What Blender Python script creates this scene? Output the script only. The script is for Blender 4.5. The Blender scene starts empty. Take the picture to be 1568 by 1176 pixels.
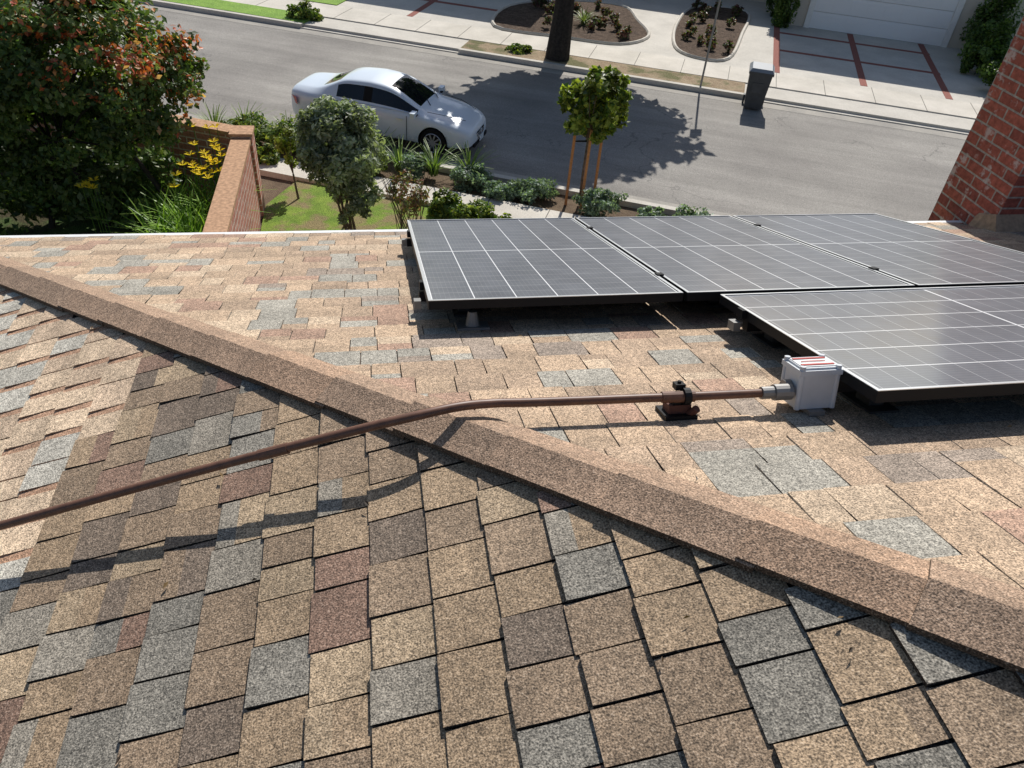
import bpy, bmesh, math, random
import numpy as np
from mathutils import Vector, Matrix, Euler
random.seed(7); rng=np.random.default_rng(11)
S=bpy.context.scene
col=S.collection
CZ=6.8           # camera height above street
HB=.975          # camera above extended street-side roof plane
T=.333           # roof pitch (4/12)
HIPC=1.74        # hip line in plan: X+Y=HIPC
EAVE=4.46

# ------------------------------------------------------------------ helpers
def st(s,n,z=0.0): return (s*.908+n*.418, -s*.418+n*.908, z)
STROT=math.atan2(-.418,.908)
class MB:
    def __init__(s): s.v=[];s.f=[];s.m=[];s.c=[];s.n=0
    def add(s,verts,faces,mat=0,c=(1,1,1)):
        o=s.n; s.v.extend([tuple(p) for p in verts]); s.n+=len(verts)
        for i,f in enumerate(faces):
            s.f.append(tuple(o+k for k in f)); s.m.append(mat)
            s.c.append(c)
    def box(s,c,d,mat=0,cl=(1,1,1),R=None,taper=1.0):
        x,y,z=[k/2 for k in d]; t=taper
        vs=[(-x*t,-y*t,-z),(x*t,-y*t,-z),(x*t,y*t,-z),(-x*t,y*t,-z),(-x,-y,z),(x,-y,z),(x,y,z),(-x,y,z)]
        vs=[Vector(p) for p in vs]
        if R is not None: vs=[R@p for p in vs]
        C=Vector(c)
        s.add([p+C for p in vs],[(0,3,2,1),(4,5,6,7),(0,1,5,4),(1,2,6,5),(2,3,7,6),(3,0,4,7)],mat,cl)
    def tube(s,pts,rad,seg=8,mat=0,cl=(1,1,1),cap=True):
        pts=[Vector(p) for p in pts]
        if not hasattr(rad,'__len__'): rad=[rad]*len(pts)
        vs=[];up=Vector((.13,.21,.97)).normalized()
        for i,p in enumerate(pts):
            a=pts[max(i-1,0)];b=pts[min(i+1,len(pts)-1)];t=(b-a).normalized()
            u_=t.cross(up)
            if u_.length<.05: u_=t.cross(Vector((1,0,0)))
            u_.normalize();w_=t.cross(u_)
            for k in range(seg):
                a_=2*math.pi*k/seg; vs.append(p+(u_*math.cos(a_)+w_*math.sin(a_))*rad[i])
        fs=[]
        for i in range(len(pts)-1):
            for k in range(seg):
                k2=(k+1)%seg; fs.append((i*seg+k,i*seg+k2,(i+1)*seg+k2,(i+1)*seg+k))
        if cap: fs.append(tuple(range(seg)));fs.append(tuple((len(pts)-1)*seg+k for k in range(seg))[::-1])
        s.add(vs,fs,mat,cl)
    def slab(s,poly,z0,z1,mat=0,cl=(1,1,1)):
        n=len(poly); vs=[(p[0],p[1],z0) for p in poly]+[(p[0],p[1],z1) for p in poly]
        fs=[tuple(range(n,2*n))]+[(i,(i+1)%n,n+(i+1)%n,n+i) for i in range(n)]
        s.add(vs,fs,mat,cl)
    def sslab(s,s0,s1,n0,n1,z0,z1,mat=0):
        s.slab([st(s0,n0),st(s1,n0),st(s1,n1),st(s0,n1)],z0,z1,mat)
    def build(s,name,mats,parent=None,loc=None,rot=None,smooth=False):
        me=bpy.data.meshes.new(name); me.from_pydata(s.v,[],s.f)
        for m in mats: me.materials.append(m)
        me.polygons.foreach_set('material_index',s.m)
        if smooth: me.polygons.foreach_set('use_smooth',[True]*len(s.f))
        at=me.color_attributes.new('Col','FLOAT_COLOR','CORNER')
        tot=np.array([len(f) for f in s.f]); ca=np.array(s.c,dtype=np.float32)
        ca=np.hstack([ca,np.ones((len(ca),1),np.float32)])
        at.data.foreach_set('color',np.repeat(ca,tot,axis=0).ravel())
        me.update()
        ob=bpy.data.objects.new(name,me); col.objects.link(ob)
        if parent: ob.parent=parent
        if loc is not None: ob.location=loc
        if rot is not None: ob.rotation_euler=rot
        return ob
def empty(name,loc=(0,0,0),rot=(0,0,0)):
    e=bpy.data.objects.new(name,None); e.empty_display_size=.2; col.objects.link(e); e.location=loc; e.rotation_euler=rot; return e

# ------------------------------------------------------------------ materials
class NT:
    def __init__(s,name):
        s.m=bpy.data.materials.new(name); s.m.use_nodes=True; s.t=s.m.node_tree; s.t.nodes.clear()
        s.out=s.t.nodes.new('ShaderNodeOutputMaterial'); s.b=s.t.nodes.new('ShaderNodeBsdfPrincipled')
        s.l(s.b.outputs[0],s.out.inputs[0])
    def l(s,a,b): s.t.links.new(a,b)
    def n(s,typ,**k):
        nd=s.t.nodes.new(typ)
        for a,b in k.items(): setattr(nd,a,b)
        return nd
    def setv(s,sock,v):
        if isinstance(v,bpy.types.NodeSocket): s.l(v,sock)
        else: sock.default_value=v
    def noise(s,scale,detail=3,rough=.55,vec=None):
        nd=s.n('ShaderNodeTexNoise'); nd.inputs['Scale'].default_value=scale; nd.inputs['Detail'].default_value=detail; nd.inputs['Roughness'].default_value=rough
        s.l(vec if vec is not None else s.obj(),nd.inputs['Vector']); return nd.outputs['Fac']
    def obj(s):
        if not hasattr(s,'_o'): s._o=s.n('ShaderNodeTexCoord').outputs['Object']
        return s._o
    def math(s,op,a,b=None):
        nd=s.n('ShaderNodeMath',operation=op); s.setv(nd.inputs[0],a)
        if b is not None: s.setv(nd.inputs[1],b)
        return nd.outputs[0]
    def maprange(s,v,a,b,c,d):
        nd=s.n('ShaderNodeMapRange'); s.l(v,nd.inputs[0])
        for i,x in enumerate((a,b,c,d)): nd.inputs[i+1].default_value=x
        return nd.outputs[0]
    def mix(s,f,a,b,typ='MIX'):
        nd=s.n('ShaderNodeMix',data_type='RGBA',blend_type=typ)
        s.setv(nd.inputs[0],f)
        for sk,v in ((nd.inputs[6],a),(nd.inputs[7],b)):
            if isinstance(v,tuple): sk.default_value=(*v[:3],1)
            else: s.l(v,sk)
        return nd.outputs[2]
    def attr(s):
        nd=s.n('ShaderNodeAttribute'); nd.attribute_name='Col'; return nd.outputs['Color']
    def base(s,c,rough=.8,spec=.3,metal=0):
        if isinstance(c,tuple): s.b.inputs['Base Color'].default_value=(*c,1)
        else: s.l(c,s.b.inputs['Base Color'])
        s.setv(s.b.inputs['Roughness'],rough); s.b.inputs['Specular IOR Level'].default_value=spec; s.b.inputs['Metallic'].default_value=metal
    def bump(s,h,strength=.3,dist=.01):
        nd=s.n('ShaderNodeBump'); nd.inputs['Strength'].default_value=strength; nd.inputs['Distance'].default_value=dist
        s.l(h,nd.inputs['Height']); s.l(nd.outputs[0],s.b.inputs['Normal'])
def gray(nt,f): # scalar->color
    nd=nt.n('ShaderNodeCombineColor')
    for i in range(3): nt.l(f,nd.inputs[i])
    return nd.outputs[0]
def simple(name,c,rough=.6,spec=.4,metal=0,nz=None,amp=.15):
    t=NT(name)
    if nz:
        f=t.maprange(t.noise(nz,3),.3,.7,1-amp,1+amp); t.base(t.mix(1.0,c,gray(t,f),'MULTIPLY'),rough,spec,metal)
    else: t.base(c,rough,spec,metal)
    return t.m
def m_shingle():
    t=NT('asphalt_shingle'); a=t.attr()
    n1=t.noise(240,1,.6)
    g=t.maprange(n1,.3,.7,.30,1.78)
    g3=t.maprange(t.noise(5.0,4,.65),.3,.7,.80,1.18)
    g4=t.maprange(t.noise(70,1,.6),.35,.65,.80,1.2)
    f=t.math('MULTIPLY',g,t.math('MULTIPLY',g3,g4))
    c=t.mix(1.0,a,gray(t,f),'MULTIPLY')
    v=t.maprange(n1,.63,.69,0,.35)
    c=t.mix(v,c,(.54,.47,.38))
    t.base(c,.8,.35); t.bump(n1,.5,.004); return t.m
def m_leaf(name,trans=.35,rough=.45):
    t=NT(name); a=t.attr(); t.base(a,rough,.35)
    tr=t.n('ShaderNodeBsdfTranslucent'); t.l(t.mix(1.0,a,(1.4,1.55,.6),'MULTIPLY'),tr.inputs[0])
    ms=t.n('ShaderNodeMixShader'); ms.inputs[0].default_value=trans
    t.l(t.b.outputs[0],ms.inputs[1]); t.l(tr.outputs[0],ms.inputs[2]); t.l(ms.outputs[0],t.out.inputs[0]); return t.m
def m_ground(name,c1,c2,sc,sc2,rough=.9,bump=.3,bd=.02,c3=None,sc3=1.2):
    t=NT(name); f=t.maprange(t.noise(sc,4,.65),.35,.65,0,1); c=t.mix(f,c1,c2)
    if c3: c=t.mix(t.maprange(t.noise(sc3,4,.6),.48,.58,0,.9),c,c3)
    n2=t.noise(sc2,2,.6)
    g=t.maprange(n2,.3,.7,.6,1.4); c=t.mix(1.0,c,gray(t,g),'MULTIPLY')
    t.base(c,rough,.2); t.bump(n2,bump,bd); return t.m
def m_brick(name,c1,c2,mortar,sx=1.0,bw=.21,bh=.07,white=0.0,ms=.007):
    t=NT(name); sp=t.n('ShaderNodeSeparateXYZ'); t.l(t.obj(),sp.inputs[0])
    cb=t.n('ShaderNodeCombineXYZ'); t.l(t.math('ADD',sp.outputs[0],sp.outputs[1]),cb.inputs[0]); t.l(sp.outputs[2],cb.inputs[1])
    br=t.n('ShaderNodeTexBrick'); t.l(cb.outputs[0],br.inputs['Vector'])
    br.inputs['Color1'].default_value=(*c1,1);br.inputs['Color2'].default_value=(*c2,1);br.inputs['Mortar'].default_value=(*mortar,1)
    br.inputs['Scale'].default_value=1; br.inputs['Mortar Size'].default_value=ms; br.inputs['Mortar Smooth'].default_value=.3
    br.inputs['Brick Width'].default_value=bw; br.inputs['Row Height'].default_value=bh; br.inputs['Bias'].default_value=-.1
    g=t.maprange(t.noise(25,4,.65),.3,.7,.65,1.35); c=t.mix(1.0,br.outputs[0],gray(t,g),'MULTIPLY')
    if white>0: c=t.mix(t.maprange(t.noise(6,4,.7),.56,.64,0,white),c,(.7,.6,.55))
    t.base(c,.9,.2)
    h=t.math('SUBTRACT',t.math('MULTIPLY',t.noise(60,2),.3),br.outputs['Fac']); t.bump(h,.7,.008); return t.m
def m_asphalt():
    t=NT('road_asphalt'); c=t.mix(t.maprange(t.noise(.35,5,.6),.35,.65,0,1),(.225,.208,.187),(.30,.28,.25))
    vr=t.n('ShaderNodeVectorRotate'); vr.rotation_type='Z_AXIS'; vr.inputs['Angle'].default_value=-STROT; t.l(t.obj(),vr.inputs['Vector'])
    vm=t.n('ShaderNodeVectorMath',operation='MULTIPLY'); t.l(vr.outputs[0],vm.inputs[0]); vm.inputs[1].default_value=(.08,1.0,1)
    c=t.mix(1.0,c,gray(t,t.maprange(t.noise(1.6,4,.65,vm.outputs[0]),.3,.7,.80,1.16)),'MULTIPLY')
    n6=t.noise(60,2,.7)
    c=t.mix(1.0,c,gray(t,t.maprange(n6,.3,.7,.62,1.38)),'MULTIPLY')
    vo=t.n('ShaderNodeTexVoronoi',feature='DISTANCE_TO_EDGE'); vo.inputs['Scale'].default_value=.30
    wn=t.n('ShaderNodeTexNoise'); wn.inputs['Scale'].default_value=1.6; wn.inputs['Detail'].default_value=4; t.l(t.obj(),wn.inputs['Vector'])
    ad=t.n('ShaderNodeVectorMath',operation='MULTIPLY_ADD'); t.l(wn.outputs['Color'],ad.inputs[0]); ad.inputs[1].default_value=(1.4,1.4,0); t.l(t.obj(),ad.inputs[2]); t.l(ad.outputs[0],vo.inputs['Vector'])
    gate=t.maprange(t.noise(.25,2,.5),.42,.54,0,1)
    k=t.math('MULTIPLY',t.maprange(vo.outputs['Distance'],0,.006,.6,0),gate); c=t.mix(k,c,(.09,.085,.08))
    t.base(c,.85,.3); t.bump(n6,.35,.006); return t.m
def m_concrete(name='concrete',c=(.66,.61,.53),c2=(.53,.49,.42)):
    t=NT(name); cc=t.mix(t.maprange(t.noise(1.1,5,.65),.35,.65,0,1),c,c2)
    n5=t.noise(45,2,.6)
    cc=t.mix(1.0,cc,gray(t,t.maprange(n5,.3,.7,.86,1.1)),'MULTIPLY')
    t.base(cc,.85,.25); t.bump(n5,.15,.004); return t.m
def m_pv():
    t=NT('solar_cells'); sp=t.n('ShaderNodeSeparateXYZ'); t.l(t.obj(),sp.inputs[0]); x,y=sp.outputs[0],sp.outputs[1]
    ln=lambda v,p,w: t.math('LESS_THAN',t.math('PINGPONG',v,p/2),w/2)
    colm=ln(x,.168,.0045); row=ln(y,.0885,.0022); mid=t.math('LESS_THAN',t.math('ABSOLUTE',y),.0045); bus=ln(x,.0187,.0012)
    cell=t.mix(t.maprange(t.noise(2.5,2),.3,.7,0,1),(.020,.025,.042),(.034,.04,.06))
    c=t.mix(t.math('MULTIPLY',bus,.4),cell,(.3,.31,.33))
    c=t.mix(t.math('MULTIPLY',row,.6),c,(.6,.6,.6)); c=t.mix(t.math('MAXIMUM',colm,mid),c,(.9,.9,.9))
    nd=t.noise(5,5,.7)
    dust_sheen=t.maprange(nd,.3,.75,.09,.19); c=t.mix(dust_sheen,c,(.50,.52,.56))  # thin dust film, made paler and bluer to paint in sky sheen on the glass
    t.base(c,t.maprange(nd,.3,.7,.12,.2),.6)
    t.b.inputs['Coat Weight'].default_value=.8; t.b.inputs['Coat Roughness'].default_value=.5
    return t.m
def m_plain_glass(name,c=(.015,.02,.025),rough=.05): return simple(name,c,rough,.6)

SH=m_shingle(); LEAF=m_leaf('leaf'); BARK=simple('bark',(.13,.10,.075),.9,.2,0,14,.4); DBARK=simple('dark_bark',(.035,.03,.026),.9,.2,0,14,.4)
CONC=m_concrete(); CONC2=m_concrete('driveway_concrete',(.61,.57,.50),(.51,.475,.415)); ASPH=m_asphalt()
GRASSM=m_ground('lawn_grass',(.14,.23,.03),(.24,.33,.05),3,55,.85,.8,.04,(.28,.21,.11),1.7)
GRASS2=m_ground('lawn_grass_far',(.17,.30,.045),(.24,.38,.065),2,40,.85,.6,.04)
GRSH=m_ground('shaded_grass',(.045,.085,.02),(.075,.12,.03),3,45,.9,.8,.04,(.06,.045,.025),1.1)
DIRT=m_ground('garden_soil',(.13,.09,.06),(.2,.145,.095),5,60,.95,.9,.03)
MULCH=m_ground('bark_mulch',(.075,.05,.036),(.17,.12,.085),9,50,.95,1.0,.05)
PARKD=m_ground('dry_parkway_soil',(.30,.22,.14),(.42,.33,.22),3,40,.95,.8,.04,(.14,.14,.06),1.5)
BRICK=m_brick('chimney_brick',(.44,.125,.085),(.24,.07,.055),(.42,.34,.29),white=.65,bw=.24,bh=.082,ms=.008)
WBRICK=m_brick('garden_wall_brick',(.52,.24,.185),(.42,.19,.145),(.64,.53,.46),bw=.40,bh=.125,ms=.014)
CAPM=simple('wall_cap',(.46,.28,.17),.85,.2,0,18,.3)
PIPE=simple('painted_conduit',(.15,.072,.045),.45,.4,0,40,.2)
BLK=simple('black_metal',(.010,.010,.011),.5,.2); SILV=simple('aluminium',(.72,.73,.74),.32,.5,.7)
GALV=simple('galvanised_fitting',(.25,.245,.235),.5,.5,.5)
DARKM=simple('dark_mount',(.05,.048,.045),.5,.4,.3)
WHITEP=simple('white_paint',(.78,.78,.76),.55,.4,0,8,.05); GREYP=simple('grey_plastic',(.56,.58,.60),.45,.45,0,15,.07)
STUC=simple('stucco',(.6,.55,.47),.9,.2,0,60,.1)
REDB=simple('red_brick_band',(.28,.11,.085),.9,.2,0,30,.3)
WOODS=simple('stake_wood',(.48,.22,.095),.8,.2,0,30,.2)

# ------------------------------------------------------------------ own house roof
def zB(Y,h=HB): return CZ-h-T*Y
def zA(X,off=0.0): return CZ-HB-T*HIPC+T*X+off
def wm(p,k,w=(1.06,.99,.93)): return [(tuple(a*b*k for a,b in zip(c,w)),q) for c,q in p]
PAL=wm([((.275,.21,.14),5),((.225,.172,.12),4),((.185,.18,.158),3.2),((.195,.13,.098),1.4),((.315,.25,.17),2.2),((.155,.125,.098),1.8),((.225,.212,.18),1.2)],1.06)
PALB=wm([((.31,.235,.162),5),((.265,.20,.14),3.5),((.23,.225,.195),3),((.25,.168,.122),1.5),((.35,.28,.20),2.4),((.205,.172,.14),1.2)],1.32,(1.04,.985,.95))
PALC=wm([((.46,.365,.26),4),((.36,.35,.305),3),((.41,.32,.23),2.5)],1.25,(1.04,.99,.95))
def pick(p):
    r=random.random()*sum(w for _,w in p)
    for c,w in p:
        r-=w
        if r<=0: break
    k=random.uniform(.88,1.1); return tuple(x*k for x in c)
NA=Vector((-T,0,1)).normalized(); NB=Vector((0,T,1)).normalized()
def tab(mb,top,c,d,n,l0,l1,e,t,color,side=None,lower=None):
    P=lambda l,dd,h: top+c*l+d*dd+n*h
    g0=random.uniform(-.004,.006); sk=random.uniform(-.0025,.0025)
    eb=e+g0
    k1=random.uniform(.86,1.0); c1=tuple(x*k1 for x in color)
    if lower: c1=lower
    mid=e*random.uniform(.3,.65); tm=.0012+(t-.0012)*mid/e
    v=[P(l0+sk,-.012,.0012),P(l1+sk,-.012,.0012),P(l1,mid,tm),P(l0,mid,tm),P(l1,eb,t),P(l0,eb+random.uniform(-.002,.002),t),P(l1,eb,-.002),P(l0,eb,-.002)]
    s=side if side else tuple(x*.55 for x in color)
    mb.add(v,[(0,1,2,3)],0,c1); mb.add(v,[(3,2,4,5)],0,color); mb.add(v,[(5,4,6,7),(0,3,5,7),(1,6,4,2)],0,s)
cs=math.sqrt(1+T*T)
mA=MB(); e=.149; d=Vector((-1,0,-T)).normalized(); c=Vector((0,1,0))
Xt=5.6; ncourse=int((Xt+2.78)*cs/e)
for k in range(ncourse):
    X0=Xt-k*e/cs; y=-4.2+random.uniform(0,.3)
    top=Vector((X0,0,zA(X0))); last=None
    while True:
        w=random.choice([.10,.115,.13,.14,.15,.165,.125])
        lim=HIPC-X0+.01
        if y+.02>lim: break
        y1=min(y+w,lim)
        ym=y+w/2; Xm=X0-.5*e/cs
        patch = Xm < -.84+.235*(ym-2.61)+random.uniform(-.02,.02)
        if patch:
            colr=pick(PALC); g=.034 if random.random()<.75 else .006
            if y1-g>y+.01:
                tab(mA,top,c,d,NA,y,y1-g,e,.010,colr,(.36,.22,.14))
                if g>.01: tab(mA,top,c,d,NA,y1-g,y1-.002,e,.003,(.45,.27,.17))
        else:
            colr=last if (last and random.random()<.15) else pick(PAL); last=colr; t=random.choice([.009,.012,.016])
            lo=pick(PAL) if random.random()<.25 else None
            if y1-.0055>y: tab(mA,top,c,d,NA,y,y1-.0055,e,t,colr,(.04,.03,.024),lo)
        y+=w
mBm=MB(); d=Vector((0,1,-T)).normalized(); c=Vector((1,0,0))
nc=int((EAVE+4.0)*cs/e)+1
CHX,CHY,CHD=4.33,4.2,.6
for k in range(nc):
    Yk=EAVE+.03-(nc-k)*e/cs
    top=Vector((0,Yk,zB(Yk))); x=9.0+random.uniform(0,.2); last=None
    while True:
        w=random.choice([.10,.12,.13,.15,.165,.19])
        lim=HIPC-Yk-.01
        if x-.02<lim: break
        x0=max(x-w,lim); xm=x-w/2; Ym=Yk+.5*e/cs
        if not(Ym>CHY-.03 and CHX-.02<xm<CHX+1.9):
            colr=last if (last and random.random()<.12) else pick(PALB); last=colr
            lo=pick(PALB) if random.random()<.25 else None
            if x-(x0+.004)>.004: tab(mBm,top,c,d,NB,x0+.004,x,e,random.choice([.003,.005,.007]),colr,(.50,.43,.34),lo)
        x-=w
house=empty('shingle_roof_house')
mA.build('roof_shingles_side',[SH],house); mBm.build('roof_shingles_front',[SH],house)
mb=MB()
def PA(X,Y,dz=0): return (X,Y,zA(X)+dz)
def PB(X,Y,dz=0): return (X,Y,zB(Y)+dz)
XE=HIPC-EAVE
mb.add([PA(XE,EAVE,-.006),PA(XE,-4.2,-.006),PA(5.7,-4.2,-.006),(5.7,HIPC-5.7,zA(5.7)-.006)],[(0,1,2,3)],0,(.035,.028,.024))
mb.add([PB(XE,EAVE,-.006),PB(5.7,HIPC-5.7,-.006),PB(9.2,HIPC-5.7,-.006),PB(9.2,EAVE,-.006)],[(0,1,2,3)],0,(.12,.09,.07))
mb.build('roof_deck',[SH],house)
mb=MB(); ze=zB(EAVE)
mb.box(((XE+9.2)/2,EAVE+.02,ze-.13),(9.2-XE,.03,.2),0)
mb.box((XE-.02,(EAVE-4.2)/2,ze-.13),(.03,EAVE+4.2,.2),0)
mb.box(((XE+9.2)/2-.03,EAVE+.085,ze-.14),(9.2-XE+.1,.09,.10),0)
mb.box(((XE+9.2)/2-.03,EAVE+.135,ze-.085),(9.2-XE+.1,.012,.03),0)
mb.box(((XE+9.2)/2,EAVE+.022,ze-.001),(9.2-XE,.030,.006),1)
mb.box((3.5,-.1,ze/2-.1),(11.2,7.8,ze-.2),2)
for wx in (-1.0,1.4,6.9): mb.box((wx,3.83,2.2),(1.5,.06,1.2),1); mb.box((wx,3.87,2.2),(1.36,.04,1.06),3)
mb.build('eave_gutter_and_walls',[simple('fascia_paint',(.25,.2,.16),.6),WHITEP,STUC,m_plain_glass('window_glass')],house)
mc=MB()
def hip(q,dz=0): return Vector((q,HIPC-q,zA(q)+dz))
sA=Vector((-.707,-.707,-.707*T)); sB=Vector((.707,.707,-.707*T))
def cap(q0,q1,w,lift0,lift1,color):
    th=.012; pts=[]
    for q,l in ((q0,lift0),(q1,lift1)):
        p=hip(q); Z=Vector((0,0,1))
        rows=[p+sA*w+Z*(l*.75),p+sA*w*.4+Z*(l+.001),p+Z*(l+.008),p+sB*w*.4+Z*(l+.001),p+sB*w+Z*(l*.6)]
        pts+=[r+Vector((0,0,th)) for r in rows]+[r-Vector((0,0,.006)) for r in rows]
    mc.add(pts,[(i,i+1,11+i,10+i) for i in range(4)],0,color)
    dk=tuple(k*.3 for k in color)
    mc.add(pts,[(0,10,15,5),(4,9,19,14)]+[(i,5+i,6+i,i+1) for i in range(4)]+[(10+i,11+i,16+i,15+i) for i in range(4)],0,dk)
q=XE-.02
while q<5.6:
    Lc=.235; k=random.uniform(.93,1.06); cc=random.choice([(.315,.21,.14),(.33,.215,.14),(.295,.20,.135)])
    big = .010 if abs(q-.12)<.12 else 0
    cap(q,q+Lc+.03,.096+random.uniform(-.004,.004),.031+big+random.uniform(-.003,.003),.021+big*.3,tuple(x*k for x in cc)); q+=Lc
mc.build('hip_ridge_caps',[SH],house)
m=MB()
for i in range(22):
    if i<12: X=random.uniform(-1.6,1.1); Y=random.uniform(.6,min(3.4,HIPC-X-.15)) if HIPC-X-.15>.6 else .5; p=Vector((X,Y,zA(X)))+NA*.022
    else: X=random.uniform(0,2.5);Y=random.uniform(1.9,2.4) if i%2 else random.uniform(.9,1.5); p=Vector((X,max(Y,HIPC-X+.15),0)); p.z=zB(p.y)+.016
    a=random.uniform(0,6.28); u_=Vector((math.cos(a),math.sin(a),0)); v_=Vector((-u_.y,u_.x,0)); L_=random.uniform(.006,.013)
    m.add([p-u_*L_,p+v_*L_*.4+Vector((0,0,.004)),p+u_*L_,p-v_*L_*.4],[(0,1,2,3)],0,random.choice([(.10,.06,.03),(.2,.13,.06),(.05,.035,.025)]))
m.build('leaf_litter',[LEAF])

# ------------------------------------------------------------------ solar array
PV=m_pv(); W,L=1.04,1.835; tilt=-math.atan(T); HP=.83
def module(cx,cy,land=False):
    rt=empty('solar_panel',(cx,cy,CZ-HP-T*cy),(tilt,0,0))
    g=MB(); g.add([(-W/2+.008,-L/2+.008,-.003),(W/2-.008,-L/2+.008,-.003),(W/2-.008,L/2-.008,-.003),(-W/2+.008,L/2-.008,-.003)],[(0,1,2,3)])
    o=g.build('glass',[PV],rt); o.rotation_euler=(0,0,math.pi/2 if land else 0)
    f=MB()
    for sx in (-1,1):
        f.box((sx*(W/2-.005),0,-.0185),(.010,L,.035),0); f.box((sx*(W/2-.006),0,.0005),(.012,L,.0022),1)
    for sy in (-1,1):
        f.box((0,sy*(L/2-.005),-.0185),(W-.0205,.010,.035),0); f.box((0,sy*(L/2-.006),.0005),(W-.025,.012,.0022),1)
    f.add([(-W/2+.01,-L/2+.01,-.012),(W/2-.01,-L/2+.01,-.012),(W/2-.01,L/2-.01,-.012),(-W/2+.01,L/2-.01,-.012)],[(3,2,1,0)],0)
    o=f.build('frame',[BLK,SILV],rt); o.rotation_euler=(0,0,math.pi/2 if land else 0)
cyf=2.43+L*math.cos(tilt)/2
for i in range(3): module(.18+W/2+i*1.058,cyf)
cyn=1.895
for i in range(2): module(1.36+L/2+i*(L+.018),cyn,True)
rk=MB(); RT=Matrix.Rotation(tilt,3,'X')
def onpv(x,y,dz): return Vector((x,y,CZ-HP-T*y))+NB*dz
for y in (2.72,3.82): rk.box(onpv(1.81,y,-.062),(3.30,.04,.04),0,(1,1,1),RT)
for y in (1.6,2.18): rk.box(onpv(3.27,y,-.062),(3.80,.04,.04),0,(1,1,1),RT)
for x,y in ((.35,2.72),(1.5,2.72),(2.7,2.72),(.35,3.82),(1.6,3.82),(1.5,1.6),(2.6,1.6),(1.5,2.18),(3.8,1.6),(3.8,2.18)):
    rk.box(onpv(x,y,-.11),(.05,.07,.055),1,(1,1,1),RT); rk.box(onpv(x,y+.0,-.131),(.10,.16,.010),1,(1,1,1),RT)
for x,y in ((.146,2.60),(.146,3.82),(1.325,2.18)): rk.box(onpv(x,y,-.06),(.028,.05,.034),2,(1,1,1),RT)
for x,y in ((.171,2.72),(.171,3.82),(1.349,2.18),(1.349,1.62)): rk.box(onpv(x,y,-.014),(.016,.045,.034),0,(1,1,1),RT)
for x in (1.229,2.287):
    for y in (2.72,3.82): rk.box(onpv(x,y,.004),(.03,.04,.008),0,(1,1,1),RT)
rk.box(onpv(.36,2.50,-.131),(.13,.09,.010),2,(1,1,1),RT); rk.tube([onpv(.36,2.5,-.13),onpv(.36,2.5,-.07)],[.03,.018],12,2)
rk.build('panel_mounting_rails',[BLK,DARKM,GALV])

def curve(pts,r,name,mat,parent=None):
    m=MB(); P=[Vector(p) for p in pts]; out=[]
    for i in range(len(P)-1):
        a=P[max(i-1,0)];b=P[i];c_=P[i+1];d_=P[min(i+2,len(P)-1)]
        for k in range(8):
            t=k/8; out.append(.5*((2*b)+(-a+c_)*t+(2*a-5*b+4*c_-d_)*t*t+(-a+3*b-3*c_+d_)*t**3))
    out.append(P[-1]); m.tube(out,r,14); return m.build(name,[mat],parent,smooth=True)
cond=empty('electrical_conduit'); hp=.90
pb=lambda x,y:(x,y,CZ-hp-T*y)
kk=1.018
def pk(x,y,z): return (x*kk,y*kk,CZ+z*kk)
cpts=[pb(1.20,1.552),pb(1.0,1.555),pb(.70,1.565),pb(.42,1.577),(.30,1.580,CZ-1.423),(.197,1.556,CZ-1.407),pk(.077,1.505,-1.386),pk(-.0965,1.507,-1.431),pk(-.53,1.536,-1.577),pk(-1.10,1.575,-1.783),pk(-1.83,1.62,-2.046),pk(-2.5,1.66,-2.29)]
curve(cpts,.0135,'conduit_run',PIPE,cond)
cm=MB()
def ring(p,q,r,mat=0): cm.tube([p,q],r,14,mat)
ring(pb(.885,1.56),pb(.865,1.56),.026,1)
ring(pb(.80,1.562),pb(.90,1.558),.0175,0)
ring(pb(1.11,1.553),pb(1.15,1.553),.019,2); ring(pb(1.15,1.553),pb(1.205,1.552),.025,2)
ring(pk(-.27,1.518,-1.4895),pk(-.35,1.5235,-1.5165),.0165,0)
fx,fy=.86,1.56; base=Vector((fx,fy,zB(fy)))
cm.box(base+NB*.010,(.10,.09,.012),1,(1,1,1),RT); cm.box(base+NB*.028,(.07,.05,.03),3,(1,1,1),RT); cm.box(base+NB*.048,(.045,.04,.02),1,(1,1,1),RT)
cm.box(base+NB*.096,(.03,.03,.018),1,(1,1,1),RT); cm.tube([base+NB*.09,base+NB*.112],.006,8,1)
cm.tube([base+Vector((.03,-.02,.02)),base+Vector((.045,-.03,.05))],.012,10,3)
cm.build('conduit_fittings_and_foot',[PIPE,BLK,GALV,simple('red_brown_block',(.12,.05,.035),.8)],cond)
jb=empty('junction_box',(1.28,1.555,zB(1.555)),(tilt,0,0)); j=MB()
j.box((0,0,.075),(.125,.10,.11),0,(1,1,1),None,.97); j.box((0,0,.138),(.137,.112,.016),0); j.box((0,0,.149),(.12,.095,.006),0)
j.box((0,.0,.1535),(.112,.075,.002),1)
for yy in (-.026,.026): j.box((0,yy,.156),(.106,.009,.002),2)
j.box((0,0,.157),(.08,.004,.0012),2)
for sx in (-1,1):
    for sy in (-1,1): j.tube([(sx*.058,sy*.046,.02),(sx*.058,sy*.046,.158)],.009,10,0)
j.box((0,0,.012),(.05,.14,.014),3); j.tube([(-.063,0,.075),(-.085,0,.075)],.024,12,3)
j.build('enclosure',[GREYP,WHITEP,simple('label_red',(.45,.06,.05),.5),GALV],jb)
cb=MB(); cb.tube([(1.34,1.56,zB(1.56)+.06),(1.42,1.6,zB(1.6)+.055),(1.6,1.7,zB(1.7)+.07)],.006,8,0); cb.build('panel_cable',[BLK])

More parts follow.
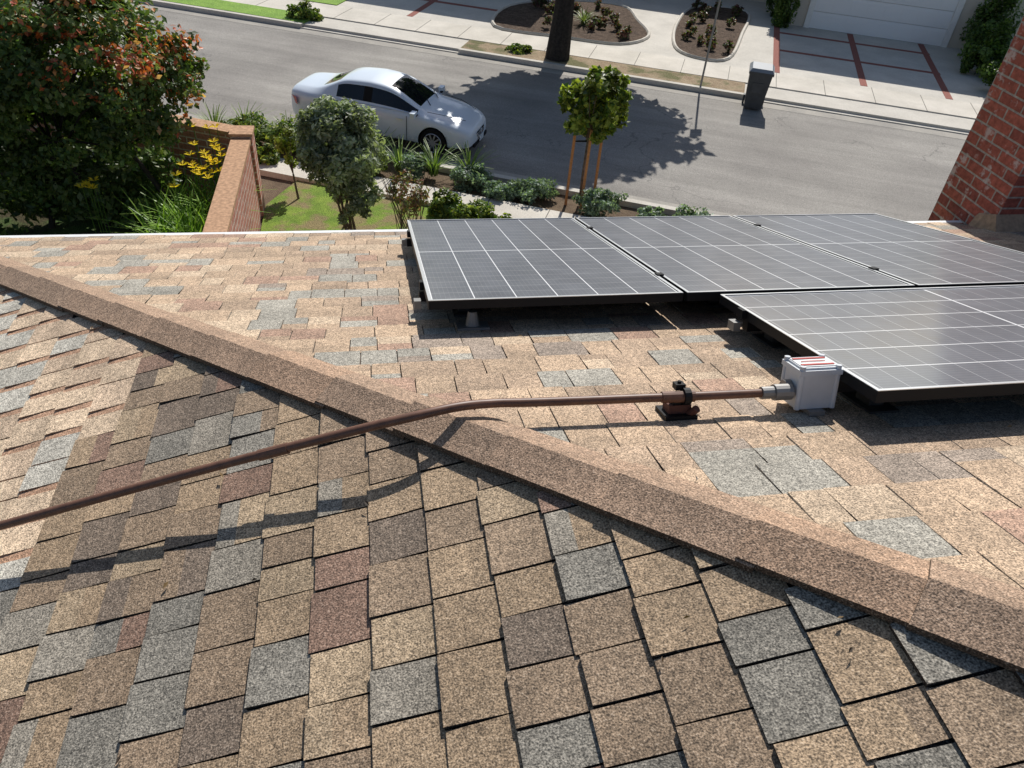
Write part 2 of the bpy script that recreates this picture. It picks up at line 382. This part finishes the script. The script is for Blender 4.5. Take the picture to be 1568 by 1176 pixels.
# chimney
chz=empty('brick_chimney',(CHX,CHY,0)); m=MB(); m.box((.95,CHD/2,3.9),(1.9,CHD,7.8),0); m.box((.95,CHD/2,7.86),(2.05,CHD+.15,.12),1)
m.build('chimney_stack',[BRICK,CONC],chz)
m=MB(); zc=zB(CHY)
m.add([(-.05,-.10,zc+.03),(1.95,-.10,zc+.03),(1.95,-.003,zc+.12),(-.02,-.003,zc+.12),(-.05,-.10,zc-.04),(1.95,-.10,zc-.04),(-.05,.16,zc-.06),(-.02,.16,zc+.03)],[(0,1,2,3),(0,4,5,1),(0,3,7,6),(0,6,4)],0)
m.add([(-.003,-.003,zc+.12),(-.02,-.003,zc+.12),(-.02,.16,zc+.03),(-.003,.16,zc+.05)],[(0,1,2,3)],0)
m.build('mortar_flashing',[simple('mortar',(.42,.28,.18),.9,.2,0,25,.25)],chz)

# ------------------------------------------------------------------ ground, road
m=MB(); m.slab([(-300,-300),(300,-300),(300,300),(-300,300)],-.3,0,0); m.build('ground',[DIRT])
m=MB(); m.sslab(-80,80,14.2,21.85,-.05,.006,0); m.build('street_road',[ASPH])
m=MB(); m.sslab(-80,80,14.25,14.6,-.05,.010); m.sslab(-80,80,21.4,21.8,-.05,.010); m.build('concrete_gutter',[m_concrete('gutter_concrete',(.40,.37,.32),(.30,.28,.25))])
m=MB()
m.sslab(-80,80,14.07,14.22,0,.12)
for a,b,z in ((-80,-12.2,.13),(-12.2,-7.2,.035),(-7.2,1.0,.13),(1.0,7.6,.035),(7.6,80,.13)): m.sslab(a,b,21.8,21.95,0,z)
m.build('street_kerb',[CONC2])
def joints(s0,s1,n0,n1,z,step,mb,mat):
    s=s0
    while s<s1: mb.sslab(s-.008,s+.008,n0,n1,z-.01,z+.003,mat); s+=step
JNT=simple('joint',(.14,.13,.11),.9)
m=MB(); m.sslab(-80,80,22.9,24.25,0,.13,0); joints(-40,40,22.9,24.25,.13,1.35,m,1); m.build('far_sidewalk',[CONC,JNT])
m=MB(); m.sslab(-40,60,12.45,13.1,0,.12,0); joints(-30,30,12.45,13.1,.12,1.2,m,1); m.build('near_sidewalk',[CONC,JNT])
m=MB(); m.sslab(-80,-12.2,21.95,22.9,0,.14,0); m.sslab(-80,-12.2,24.25,45,0,.15,0); m.sslab(9.3,80,24.25,45,0,.14,0); m.build('far_lawn_grass',[GRASS2])
m=MB(); m.sslab(-7.2,1.0,21.95,22.9,0,.12,0); m.sslab(7.6,80,21.95,22.9,0,.12,0); m.build('parkway_soil',[PARKD])
m=MB()
m.sslab(-12.2,-7.2,21.95,22.9,0,.10,0); m.sslab(1.0,7.6,21.95,22.9,0,.10,0)
m.sslab(-12.2,9.3,24.25,33.2,0,.125,0); m.build('far_driveway',[CONC2])
m=MB()
for s0,s1,n0,n1 in ((4.25,4.45,24.3,30.2),(1.75,1.95,24.3,30.2),(6.6,6.8,24.3,30.2),(1.75,6.83,26.7,26.9),(1.75,6.83,28.9,29.1),(-12.1,-7.3,26.4,26.62),(-9.8,-9.6,24.3,30),(-12.1,-7.3,28.2,28.4)):
    m.sslab(s0,s1,n0,n1,.12,.129+.002*((n1-n0)>3),0)
m.build('driveway_brick_bands',[REDB])
def bed(pts,name):
    m=MB(); P=[]; n=len(pts)
    for i in range(n):
        a,b,c_,d_=[Vector((*pts[(i+k)%n],0)) for k in (-1,0,1,2)]
        for k in range(5):
            t=k/5; P.append(.5*((2*b)+(-a+c_)*t+(2*a-5*b+4*c_-d_)*t*t+(-a+3*b-3*c_+d_)*t**3))
    R=[st(q.x,q.y) for q in P]
    m.slab(R,.1,.15,0)
    e2=[Vector((p[0],p[1],.15)) for p in R]; e2.append(e2[0]); m.tube(e2,.055,6,1,cap=False)
    m.build(name,[MULCH,CONC])
bed([(-6.9,24.55),(-7.2,27.2),(-5.6,29),(-3.6,29.4),(-2.8,27.8),(-2.2,26.1),(-2.9,24.7),(-4.8,24.5)],'planting_bed_mulch')
bed([(-1.25,25.3),(-1.5,28),(-1.1,30.8),(.75,31.2),(.7,28),(.4,24.9),(-.5,24.5)],'planting_bed_mulch')
m=MB(); m.slab([(-2.03,3.9),(9,3.9),(9,9.6),st(-3.2,12.45)[:2],st(-7.4,12.45)[:2],(-2.03,13.35)],0,.05,0); m.build('front_lawn_grass',[GRASSM])
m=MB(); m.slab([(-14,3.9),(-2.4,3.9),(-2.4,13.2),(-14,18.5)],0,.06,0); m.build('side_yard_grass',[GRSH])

# ------------------------------------------------------------------ houses over the street
def street_house(name,s0,s1,n0,door,parts=(),h=3.0,n1=None):
    n1=n1 or n0+8; e=empty(name,st(0,0),(0,0,STROT)); m=MB()
    m.box(((s0+s1)/2,(n0+n1)/2,h/2+.1),(s1-s0,n1-n0,h),0)
    o=.5; a,b,c_,d_=s0-o,s1+o,n0-o,n1+o; zr=h+.1; w=min(b-a,d_-c_)/2; rz=zr+w*.42
    rd=[(a+w,(c_+d_)/2,rz),(b-w,(c_+d_)/2,rz)] if b-a>=d_-c_ else [((a+b)/2,c_+w,rz),((a+b)/2,d_-w,rz)]
    vs=[(a,c_,zr),(b,c_,zr),(b,d_,zr),(a,d_,zr)]+rd
    if b-a>=d_-c_: fs=[(0,1,5,4),(1,2,5),(2,3,4,5),(3,0,4)]
    else: fs=[(0,1,4),(1,2,5,4),(2,3,5),(3,0,4,5)]
    m.add(vs,fs,1,(.2,.17,.14)); m.add([(p[0],p[1],zr-.15) for p in vs[:4]],[(3,2,1,0)],2)
    m.add([(a,c_,zr-.15),(b,c_,zr-.15),(b,d_,zr-.15),(a,d_,zr-.15)]+vs[:4],[(0,1,5,4),(1,2,6,5),(2,3,7,6),(3,0,4,7)],2)
    if door:
        d0,d1=door; w_=d1-d0
        for i in range(4):
            zz=.13+.55*i; m.box(((d0+d1)/2,n0-.02,zz+.27),(w_,.05,.535),3)
            for k in range(8): m.box((d0+(k+.5)*w_/8,n0-.052,zz+.27),(w_/8-.12,.014,.36),3)
        for x in (d0-.1,d1+.1): m.box((x,n0-.04,1.25),(.19,.10,2.3),2)
        m.box(((d0+d1)/2,n0-.04,2.45),(w_+.4,.10,.18),2)
    for (x,z,wd,ht,kind) in parts:
        m.box((x,n0-.03,z),(wd+.16,.08,ht+.16),2); m.box((x,n0-.06,z),(wd,.05,ht),4 if kind=='w' else 5)
    m.build('walls_roof_door',[STUC,SH,WHITEP,simple('garage_door_paint',(.82,.83,.84),.5),m_plain_glass('window_glass'),simple('door_wood',(.12,.05,.03),.5)],e)
street_house('garage_house',2.2,8.3,30.3,(2.95,7.35),h=4.4)
street_house('stucco_house',-6.2,2.1,33.2,None,[(-4.5,1.6,1.8,1.2,'w'),(-1.5,1.15,.95,2.1,'d'),(.8,1.6,1.2,1.2,'w')])
street_house('stucco_house',-12.6,-6.6,30.5,(-11.9,-7.4),h=4.6)
street_house('stucco_house',9.0,20,31.5,None,[(11,1.6,1.6,1.2,'w')])

# ------------------------------------------------------------------ vegetation
def leafcloud(mb,C,R,n,size,cols,nclump=40,clr=.28,inner=.35,mat=0,top=None,elong=1.7,minz=None):
    C=np.array(C,float);R=np.array(R,float)
    dirs=rng.normal(size=(nclump,3)); dirs/=np.linalg.norm(dirs,axis=1)[:,None]
    rad=inner+(1-inner)*rng.random(nclump)**.6
    cc=dirs*rad[:,None]*(1-clr*.7)
    cb=rng.uniform(.6,1.3,nclump)
    k=rng.integers(0,nclump,n)
    g=rng.normal(size=(n,3)); g/=np.linalg.norm(g,axis=1)[:,None]; g*=(rng.random(n)**.5)[:,None]*clr*rng.uniform(.6,1.15,nclump)[k][:,None]
    P=(cc[k]+g)*R+C
    out=(cc[k]+g); nn=out/np.maximum(np.linalg.norm(out,axis=1),1e-3)[:,None]*.7+rng.normal(size=(n,3))*.6+np.array([0,0,.35]); nn/=np.linalg.norm(nn,axis=1)[:,None]
    a=np.cross(nn,rng.normal(size=(n,3))); a/=np.linalg.norm(a,axis=1)[:,None]; b=np.cross(nn,a)
    sz=size*rng.uniform(.6,1.3,n)[:,None]
    V=np.stack([P-a*sz*elong/2,P+b*sz/2+nn*sz*.1,P+a*sz*elong/2,P-b*sz/2+nn*sz*.1],1)
    cols=np.array(cols); ci=rng.integers(0,len(cols),n); colr=cols[ci]*cb[k][:,None]*rng.uniform(.75,1.25,n)[:,None]
    if top is not None:
        tc,frac,thr,tdir=top; sc=(out@np.array(tdir)); pr=np.clip((sc-thr)*2.2,0,1)*frac
        clm=rng.random(nclump)[k]; sel=rng.random(n)<pr*np.where(clm>.62,2.0,.28); colr[sel]=np.array(tc)[rng.integers(0,len(tc),sel.sum())]*rng.uniform(.7,1.2,sel.sum())[:,None]
    keep=np.ones(n,bool) if minz is None else P[:,2]>minz+rng.normal(size=n)*.08
    V=V[keep];colr=colr[keep];nk=len(V)
    o=mb.n; mb.v.extend(map(tuple,V.reshape(-1,3).tolist())); mb.n+=4*nk
    F=(np.arange(nk*4).reshape(-1,4)+o).tolist(); mb.f.extend(map(tuple,F)); mb.m.extend([mat]*nk); mb.c.extend(map(tuple,colr.tolist()))
    return [C+cc_*R for cc_ in cc]
def straps(mb,C,n,L,w,cols,mat=0,up=.9,spread=.35):
    for i in range(n):
        a=random.uniform(0,6.283); l=L*random.uniform(.6,1.1); dx,dy=math.cos(a),math.sin(a); sp=random.uniform(.25,1)*spread*2
        b=Vector(C)+Vector((dx,dy,0))*random.uniform(0,.12)*L; cl=random.choice(cols); k=random.uniform(.7,1.2); cl=tuple(x*k for x in cl); vs=[]
        for t in (0,.35,.7,1):
            p=b+Vector((dx*sp*l*t*t,dy*sp*l*t*t,l*(up*t-.45*sp*t*t))); ww=w*(1-t*.85)/2; q=Vector((-dy,dx,0))*ww
            vs+=[p-q,p+q]
        mb.add(vs,[(0,1,3,2),(2,3,5,4),(4,5,7,6)],mat,cl)
def limbs(mb,base,targets,r0,mat,fork):
    f=Vector(fork); b=Vector(base)
    mid=(b+f)/2+Vector((random.uniform(-.04,.04),random.uniform(-.04,.04),0))
    mb.tube([b,mid,f],[r0*1.25,r0,r0*.85],10,mat)
    for t in targets:
        t=Vector(t); m1=f.lerp(t,.5)+Vector((0,0,(t-f).length*.08)); mb.tube([f,m1,t],[r0*.55,r0*.33,r0*.1],6,mat)
GREEN=[(.075,.13,.028),(.10,.165,.034),(.055,.10,.024),(.14,.21,.045)]
OLIVE=[(.23,.27,.17),(.29,.33,.22),(.16,.20,.11),(.37,.41,.30)]
BLUEG=[(.19,.26,.20),(.25,.33,.25),(.15,.21,.15)]
YELG=[(.24,.29,.05),(.33,.37,.07),(.15,.19,.04)]
m=MB(); cen=st(-4.15,22.9,4.95); leafs=leafcloud(m,cen,(4.2,3.1,2.4),21000,.23,GREEN,110,.22,.25,1)
limbs(m,st(-4.4,22.45,0.05),[tuple(c) for c in leafs[:26]],.29,0,st(-4.35,22.5,2.5)); m.build('street_tree',[DBARK,LEAF])
m=MB(); RED=[(.62,.15,.05),(.68,.28,.10),(.52,.11,.06),(.68,.38,.2),(.6,.2,.12)]
DG=[(.085,.14,.038),(.115,.175,.045),(.065,.11,.03),(.17,.21,.07)]
TD=(.65,-.15,.75)
cl=leafcloud(m,(-4.45,12.4,2.75),(2.3,1.5,1.5),38000,.062,DG,210,.15,.4,1,(RED,.30,.05,TD),minz=1.5)
cl+=leafcloud(m,(-6.9,12.6,2.6),(2.2,1.6,1.8),10000,.085,DG,60,.24,.4,1,(RED,.3,.2,TD))
for bx,lx in ((-5.5,.5),(-4.55,-.3),(-3.3,-.6)):
    limbs(m,(bx,12.6,0),[tuple(cl[random.randrange(150)]) for j in range(5)],.045,0,(bx+lx,12.5,1.5))
m.build('flowering_shrub',[DBARK,LEAF])
m=MB(); leafcloud(m,(-4.7,12.75,.8),(2.1,.7,.85),7000,.08,DG,50,.26,.2,0); leafcloud(m,(-7.0,11.6,.4),(1.6,1.2,.5),2000,.08,DG,30,.3,.2,0)
leafcloud(m,(-3.9,11.2,.25),(1.2,.6,.3),1500,.07,DG,20,.3,.2,0); m.build('undergrowth_plants',[LEAF])
m=MB(); LG=[(.26,.42,.06),(.17,.31,.05),(.32,.50,.10)]; YF=(.90,.66,.05)
for (x,y) in ((-2.7,11.7),(-3.1,12.0),(-2.65,12.4),(-3.3,11.5),(-2.9,11.3),(-3.4,12.3),(-2.7,12.9),(-3.0,11.6),(-3.6,11.8),(-3.2,12.7)):
    straps(m,(x,y,.05),40,1.1,.055,LG,0,1.0,.5)
for i in range(34):
    x,y,z=-2.74+random.gauss(0,.24),12.3+random.gauss(0,.5),random.uniform(1.1,1.65)
    if i>28: x,y,z=-4.35+random.gauss(0,.1),11.7+random.gauss(0,.1),1.25
    m.tube([(x,y,.2),(x+.02,y,z)],.006,5,0,(.1,.18,.03))
    for k in range(6):
        a=k*1.047+random.random(); v=[Vector((x,y,z)),Vector((x+.05*math.cos(a-.4),y+.05*math.sin(a-.4),z+.04)),Vector((x+.10*math.cos(a),y+.10*math.sin(a),z+.05)),Vector((x+.05*math.cos(a+.4),y+.05*math.sin(a+.4),z+.04))]
        m.add(v,[(0,1,2,3)],0,YF)
m.build('yellow_daylily_clump',[LEAF])
m=MB(); cl=leafcloud(m,(-.55,12.5,1.55),(.92,.8,.84),17000,.05,OLIVE,60,.27,.25,1,elong=2.2)
leafcloud(m,(-.4,12.3,.75),(.55,.5,.6),2500,.05,OLIVE,24,.25,.2,1)
for k in range(6):
    limbs(m,(-.5+random.uniform(-.12,.12),12.4+random.uniform(-.1,.1),.05),[tuple(c) for c in cl[k*5:k*5+5]],.022,0,(-.55+random.uniform(-.2,.2),12.45+random.uniform(-.15,.15),.7))
m.build('olive_shrub_tree',[BARK,LEAF])
m=MB()
for k in range(26):
    a=random.uniform(0,6.28); p=Vector((.55+random.uniform(-.2,.2),12.2+random.uniform(-.2,.2),.05)); q=p+Vector((math.cos(a)*.25,math.sin(a)*.25,.6)); r=q+Vector((math.cos(a)*.2,math.sin(a)*.2,random.uniform(.3,.6)))
    m.tube([p,q,r],[.009,.006,.002],5,0)
leafcloud(m,(.55,12.2,.75),(.5,.42,.5),1300,.04,[(.25,.13,.09),(.2,.22,.08)],22,.3,.2,1); m.build('twiggy_shrub',[BARK,LEAF])
m=MB(); bx,by=3.98,13.3
cl=leafcloud(m,(bx+.03,by,2.0),(.74,.66,.78),4600,.08,YELG+GREEN[:1],50,.22,.2,1)
limbs(m,(bx,by,.05),[tuple(c) for c in cl[:20]],.022,0,(bx,by,1.35)); m.build('young_street_tree',[BARK,LEAF])
m=MB()
for sx,sy in ((-.27,.02),(.0,-.16),(.3,.06)): m.tube([(bx+sx,by+sy,.0),(bx+sx*.95,by+sy,1.6)],.028,8,0)
m.box((bx,by+.04,1.3),(.56,.012,.03),1); m.build('tree_support_stakes',[WOODS,BLK])
def shrub(name,s,n,R,cnt,size,cols,z=None):
    m=MB(); p=st(s,n,(z if z is not None else R[2]*.75)); leafcloud(m,p,R,cnt,size,cols,30,.32,.2,0,minz=.02); return m.build(name,[LEAF])
for s,n,r in ((-1.55,13.5,.6),(-2.9,13.6,.58),(-4.2,13.6,.52),(-.5,13.5,.35),(-5.3,13.6,.5),(-3.5,13.3,.4)): shrub('grey_green_shrub',s,n,(r,r*.8,r*.62),2800,.045,BLUEG)
for s,n,r in ((.25,13.4,.5),(.9,13.4,.3),(1.8,13.5,.4)): shrub('grey_green_shrub',s,n,(r,r*.8,r*.7),2400,.045,BLUEG)
for s,n,r in ((-3.6,12.1,.45),(-3.0,11.9,.35),(-4.3,12.3,.4),(-2.1,12.2,.3),(-7.4,13.6,.55),(-8.2,13.7,.6),(-9.1,13.7,.65),(-6.2,13.3,.45),(-8.3,12.9,.35)): shrub('garden_shrub',s,n,(r,r*.8,r*.75),2200,.05,YELG+GREEN)
m=MB()
for s,n in ((-5.0,13.7),(-4.3,13.9),(-6.3,13.8),(-7.0,13.9),(-8.4,14),(-9.4,14),(-8.9,13.4),(-5.7,13.6),(-9.9,13.6)): straps(m,st(s,n,.08),46,.75,.05,[(.2,.30,.07),(.14,.22,.06),(.3,.38,.15)],0,1.0,.5)
m.build('strap_leaf_plants',[LEAF])
m=MB(); cl=leafcloud(m,(-1.5,14.0,.9),(.35,.3,.4),900,.05,YELG,16,.3,.2,1); limbs(m,(-1.45,13.6,.05),[tuple(c) for c in cl[:6]],.02,0,(-1.5,13.7,.5)); m.build('garden_sapling',[BARK,LEAF])
for s,n,r,h in ((-12.4,22.5,.6,.35),(7.9,22.6,.7,.45),(9.6,22.4,.6,.4),(-5.6,22.5,.5,.2)): shrub('garden_shrub',s,n,(r,r*.7,h),2200,.06,YELG+GREEN)
for s,n,r,h in ((8.1,27.3,.85,.9),(8.3,28.9,.9,1.1),(8.5,25.5,1.0,.75),(9.6,26.8,1.2,1.1),(8.6,30,.8,1.3)): shrub('clipped_shrub',s,n,(r,r,h),4500,.07,GREEN)
m=MB(); leafcloud(m,st(1.95,29.9,.9),(.5,.5,1.1),5000,.06,GREEN,40,.3,.4,0); leafcloud(m,st(1.75,31.2,.9),(.5,.6,1.1),3000,.06,GREEN,30,.3,.4,0); m.build('green_hedge',[LEAF])
m=MB()
RO=[(.12,.05,.045),(.10,.13,.05),(.17,.08,.08),(.11,.14,.05)]
for i in range(24):
    s=random.uniform(-6.6,-2.7);n=random.uniform(25,28.8); leafcloud(m,st(s,n,.32),(.24,.22,.2),240,.055,RO,8,.4,.2,0)
for i in range(18):
    s=random.uniform(-1.1,.45);n=random.uniform(25.1,30.6); leafcloud(m,st(s,n,.32),(.22,.22,.2),220,.055,RO,8,.4,.2,0)
straps(m,st(-4.4,26.3,.15),60,.7,.06,[(.22,.27,.1)],0,.8,.5); m.build('flower_bed_plants',[LEAF])

# ------------------------------------------------------------------ garden wall
gw=empty('brick_garden_wall',(-2.2,9.0,0)); m=MB(); m.box((0,2.1,.72),(.26,4.3,1.44),0); m.box((0,2.1,1.47),(.32,4.36,.06),1)
m.box((0,4.12,.76),(.34,.34,1.52),0); m.box((0,4.12,1.545),(.38,.38,.05),1); m.build('wall_run',[WBRICK,CAPM],gw)
g2=empty('brick_garden_wall',(-2.2,13.25,0),(0,0,STROT)); m=MB(); m.box((-6.2,0,.72),(12,.24,1.44),0); m.box((-6.2,0,1.47),(12,.3,.06),1); m.build('wall_run',[WBRICK,CAPM],g2)

# ------------------------------------------------------------------ trash bin
tb=empty('trash_bin',st(1.25,21.25,.006),(0,0,STROT)); BINM=simple('bin_plastic',(.055,.06,.065),.5,.4,0,8,.15); m=MB()
def frust(mb,z0,z1,a0,b0,a1,b1,mat): mb.add([(-a0,-b0,z0),(a0,-b0,z0),(a0,b0,z0),(-a0,b0,z0),(-a1,-b1,z1),(a1,-b1,z1),(a1,b1,z1),(-a1,b1,z1)],[(3,2,1,0),(4,5,6,7),(0,1,5,4),(1,2,6,5),(2,3,7,6),(3,0,4,7)],mat)
frust(m,.06,.98,.22,.26,.29,.35,0); frust(m,.94,1.0,.315,.375,.315,.375,0); frust(m,1.0,1.07,.31,.37,.25,.30,1)
for sx in (-1,1): m.tube([(sx*.23,.30,.12),(sx*.28,.30,.12)],.12,16,0)
m.tube([(-.27,.40,.97),(.27,.40,.97)],.018,8,0); m.box((0,-.33,.6),(.3,.02,.25),0); m.build('bin_body',[BINM,simple('bin_lid',(.22,.24,.26),.5)],tb)
sp=empty('street_sign_post',st(-.2,21.95,.1)); m=MB(); m.tube([(0,0,0),(0,0,1.5),(0,0,3.0)],.028,8,0); m.box((0,-.035,2.78),(.30,.01,.42),1); m.build('post',[GALV,WHITEP],sp)

# ------------------------------------------------------------------ car
car=empty('parked_car',st(-6.68,15.5,.006),(0,0,STROT)); car.scale=(.875,.89,.885)
ST=[(.00,.66,.42,.78,.60,.90,.42,.95,.965),
(.10,.79,.30,.84,.70,1.00,.50,1.05,1.07),
(.50,.885,.24,.90,.79,1.00,.58,1.07,1.10),
(.85,.91,.21,.92,.80,1.00,.64,1.08,1.115),
(1.40,.915,.20,.92,.80,.985,.57,1.34,1.405),
(1.62,.915,.20,.92,.805,.975,.575,1.385,1.445),
(2.12,.915,.20,.91,.81,.965,.59,1.41,1.475),
(2.20,.915,.20,.91,.81,.962,.59,1.41,1.475),
(2.70,.915,.20,.90,.81,.95,.585,1.375,1.44),
(3.05,.912,.20,.885,.80,.94,.61,1.22,1.285),
(3.50,.905,.20,.87,.785,.925,.665,.97,1.02),
(3.62,.90,.20,.86,.77,.915,.56,.955,.99),
(4.10,.885,.20,.81,.72,.865,.48,.905,.93),
(4.50,.85,.20,.73,.66,.78,.42,.82,.84),
(4.72,.76,.21,.62,.60,.68,.38,.71,.725),
(4.84,.60,.24,.50,.5,.56,.32,.585,.59)]
V=[]
for (x,w,zb,zt,y5,z5,y6,z6,z7) in ST:
    prof=[(0,zb),(w*.80,zb),(w*.965,zb+.05),(w*.99,zb+.24),(w*.985,zt-.2),(w*.955,zt),(y5,z5),(y6,z6),(y6-.055,z6+(z7-z6)*.35),(0,z7)]
    V+=[(x-2.42,y,z) for y,z in prof]+[(x-2.42,-y,z) for y,z in prof[1:-1]][::-1]
n=len(V)//len(ST); Fq=[];Fm=[]
for i in range(len(ST)-1):
    x0=ST[i][0]
    for k in range(n):
        k2=(k+1)%n; Fq.append((i*n+k,i*n+k2,(i+1)*n+k2,(i+1)*n+k))
        seg=k if k<9 else n-1-k
        mt=0
        if seg==6 and x0 in (1.40,1.62,2.20,2.70,3.05): mt=1
        if seg==6 and x0==2.12: mt=2
        if seg==8 and x0 in (.85,2.70,3.05): mt=1
        if seg in (0,1): mt=2
        Fm.append(mt)
Fq.append(tuple(range(n))[::-1]);Fm.append(0); Fq.append(tuple((len(ST)-1)*n+k for k in range(n)));Fm.append(0)
me=bpy.data.meshes.new('body'); me.from_pydata(V,[],Fq)
tp=NT('car_paint'); tp.base((.66,.73,.80),.4,.5,0); tp.b.inputs['Coat Weight'].default_value=.7; tp.b.inputs['Coat Roughness'].default_value=.12; PAINT=tp.m
GL=m_plain_glass('car_glass',(.008,.01,.012),.03); RUB=simple('rubber',(.012,.012,.012),.8,.2); RIM=simple('alloy',(.5,.5,.52),.35,.5,.7)
for mm in (PAINT,GL,RUB): me.materials.append(mm)
me.polygons.foreach_set('material_index',Fm); me.polygons.foreach_set('use_smooth',[True]*len(Fq))
body=bpy.data.objects.new('body',me); col.objects.link(body)
bm=bmesh.new(); bm.from_mesh(me); bmesh.ops.recalc_face_normals(bm,faces=bm.faces); bm.to_mesh(me); bm.free()
md=body.modifiers.new('s','SUBSURF'); md.levels=2; md.render_levels=2
cut=MB(); WX=(.92-2.42,3.88-2.42)
for x in WX:
    for sy in (-1,1): cut.tube([(x,sy*.62,.34),(x,sy*1.1,.34)],.375,32,0)
cu=cut.build('cutter',[RUB])
bm=bmesh.new(); bm.from_mesh(cu.data); bmesh.ops.recalc_face_normals(bm,faces=bm.faces); bm.to_mesh(cu.data); bm.free()
bo=body.modifiers.new('b','BOOLEAN'); bo.operation='DIFFERENCE'; bo.object=cu; bo.solver='EXACT'
try: bo.material_mode='TRANSFER'
except Exception: pass
dg=bpy.context.evaluated_depsgraph_get(); nm=bpy.data.meshes.new_from_object(body.evaluated_get(dg)); body.modifiers.clear(); body.data=nm
bpy.data.objects.remove(cu,do_unlink=True); body.parent=car
m=MB()
for x in WX:
    for sy in (-1,1):
        y0,y1=sy*.66,sy*.875
        m.tube([(x,y0,.335),(x,y0+sy*.03,.335),(x,y1-sy*.02,.335),(x,y1,.335)],[.30,.335,.335,.31],32,0)
        m.tube([(x,y1,.335),(x,y1+sy*.003,.335)],.225,32,0)
        for k in range(10):
            a=k*2*math.pi/10; r=Matrix.Rotation(-a,3,'Y')
            m.box(Vector((x,y1+sy*.008,.335))+r@Vector((.115,0,0)),(.20,.018,.035),1,(1,1,1),r)
        m.tube([(x,y1,.335),(x,y1+sy*.022,.335)],.045,16,1)
        rr=[Vector((x+.225*math.cos(t),y1+sy*.004,.335+.225*math.sin(t))) for t in np.linspace(0,2*math.pi,33)]; m.tube(rr,.012,6,1,cap=False)
m.build('wheels',[RUB,RIM],car)
m=MB(); HL=simple('headlamp_lens',(.40,.43,.46),.08,.7)
for sy in (-1,1):
    m.add([(1.80,sy*.80,.735),(2.12,sy*.735,.69),(2.30,sy*.56,.63),(2.27,sy*.60,.545),(2.10,sy*.775,.575),(1.92,sy*.845,.64),(1.95,sy*.73,.78),(2.2,sy*.56,.70)],
      [(0,1,4,5),(1,2,3,4),(0,6,1),(6,7,2,1)] ,0)
    m.box((2.2,sy*.66,.33),(.08,.15,.07),1)
    m.tube([(2.22,sy*.66,.33),(2.26,sy*.65,.33)],.035,10,0)
    m.box((1.02,sy*.99,.985),(.12,.20,.13),2,(1,1,1),None,.8); m.box((1.05,sy*.90,.95),(.06,.10,.03),1)
    for x in (-.42,.62): m.box((x,sy*.912,.80),(.17,.03,.028),3)
    for x in (-1.02,-.22,.80): m.tube([(x,sy*.912,.30),(x+.01,sy*.914,.62),(x+.0,sy*.885,.89)],.007,5,1)
    m.tube([(-1.0,sy*.905,.30),(.98,sy*.905,.30)],.006,5,1)
    m.tube([(-1.1,sy*.80,.99),(-.6,sy*.82,.985),(.4,sy*.818,.965),(1.1,sy*.79,.935)],.010,6,3)
    m.add([(-2.33,sy*.70,.86),(-2.12,sy*.86,.88),(-2.10,sy*.87,.70),(-2.36,sy*.66,.70)],[(0,1,2,3)],4)
    m.tube([(1.25,sy*.66,.985),(1.7,sy*.60,.945),(2.15,sy*.42,.84)],.006,5,1)
m.add([(2.405,-.30,.555),(2.405,.30,.555),(2.425,.20,.41),(2.425,-.20,.41)],[(0,1,2,3)],1)
for z in (.44,.48,.52): m.box((2.425,0,z),(.012,.40+ (z-.41)*1.2,.008),3)
m.tube([(2.41,-.33,.56),(2.432,-.2,.42),(2.436,0,.405),(2.432,.2,.42),(2.41,.33,.56)],.014,8,3)
m.box((2.40,0,.29),(.05,1.0,.085),1); m.box((2.445,0,.36),(.012,.30,.14),2); m.tube([(2.425,0,.51),(2.44,0,.51)],.05,16,3)
m.box((-2.43,0,.78),(.012,.32,.15),3)
for yy in (-.25,.3): m.tube([(1.18,yy,1.0),(.95,yy+.28,1.075)],.008,5,1)
m.build('lamps_grille_trim',[HL,RUB,PAINT,SILV,simple('tail_lamp',(.35,.02,.02),.2,.5)],car)

# ------------------------------------------------------------------ light, camera
EL,AZ=math.radians(42),math.radians(22)   # azimuth from +Y toward +X
sun=bpy.data.lights.new('sun','SUN'); sun.energy=5.0; sun.angle=math.radians(.5); sun.color=(1,.965,.91)
so=bpy.data.objects.new('sun',sun); col.objects.link(so)
sd=Vector((math.sin(AZ)*math.cos(EL),math.cos(AZ)*math.cos(EL),math.sin(EL))); so.rotation_euler=sd.to_track_quat('Z','Y').to_euler(); so.location=(0,0,30)
w=bpy.data.worlds.new('World'); S.world=w; w.use_nodes=True; nt=w.node_tree
sk=nt.nodes.new('ShaderNodeTexSky'); sk.sky_type='NISHITA'; sk.sun_disc=False; sk.sun_elevation=EL; sk.sun_rotation=AZ
bg=nt.nodes['Background']; nt.links.new(sk.outputs[0],bg.inputs[0]); bg.inputs[1].default_value=.09
M=np.array([[0.98484,0.05029,0.16604],[-0.15909,0.64351,0.74872],[0.0692,0.76378,-0.64176]])
U,_,Vt=np.linalg.svd(M); M=U@Vt
cd=bpy.data.cameras.new('camera'); co=bpy.data.objects.new('camera',cd); col.objects.link(co)
mw=Matrix.Identity(4)
for r in range(3): mw[r][0]=M[r,0]; mw[r][1]=M[r,1]; mw[r][2]=-M[r,2]
mw[2][3]=CZ; co.matrix_world=mw; cd.sensor_width=36; cd.lens=1150/1568*36; cd.clip_end=2000; cd.clip_start=.02
S.camera=co
S.view_settings.view_transform='Standard'; S.view_settings.look='None'; S.view_settings.exposure=0
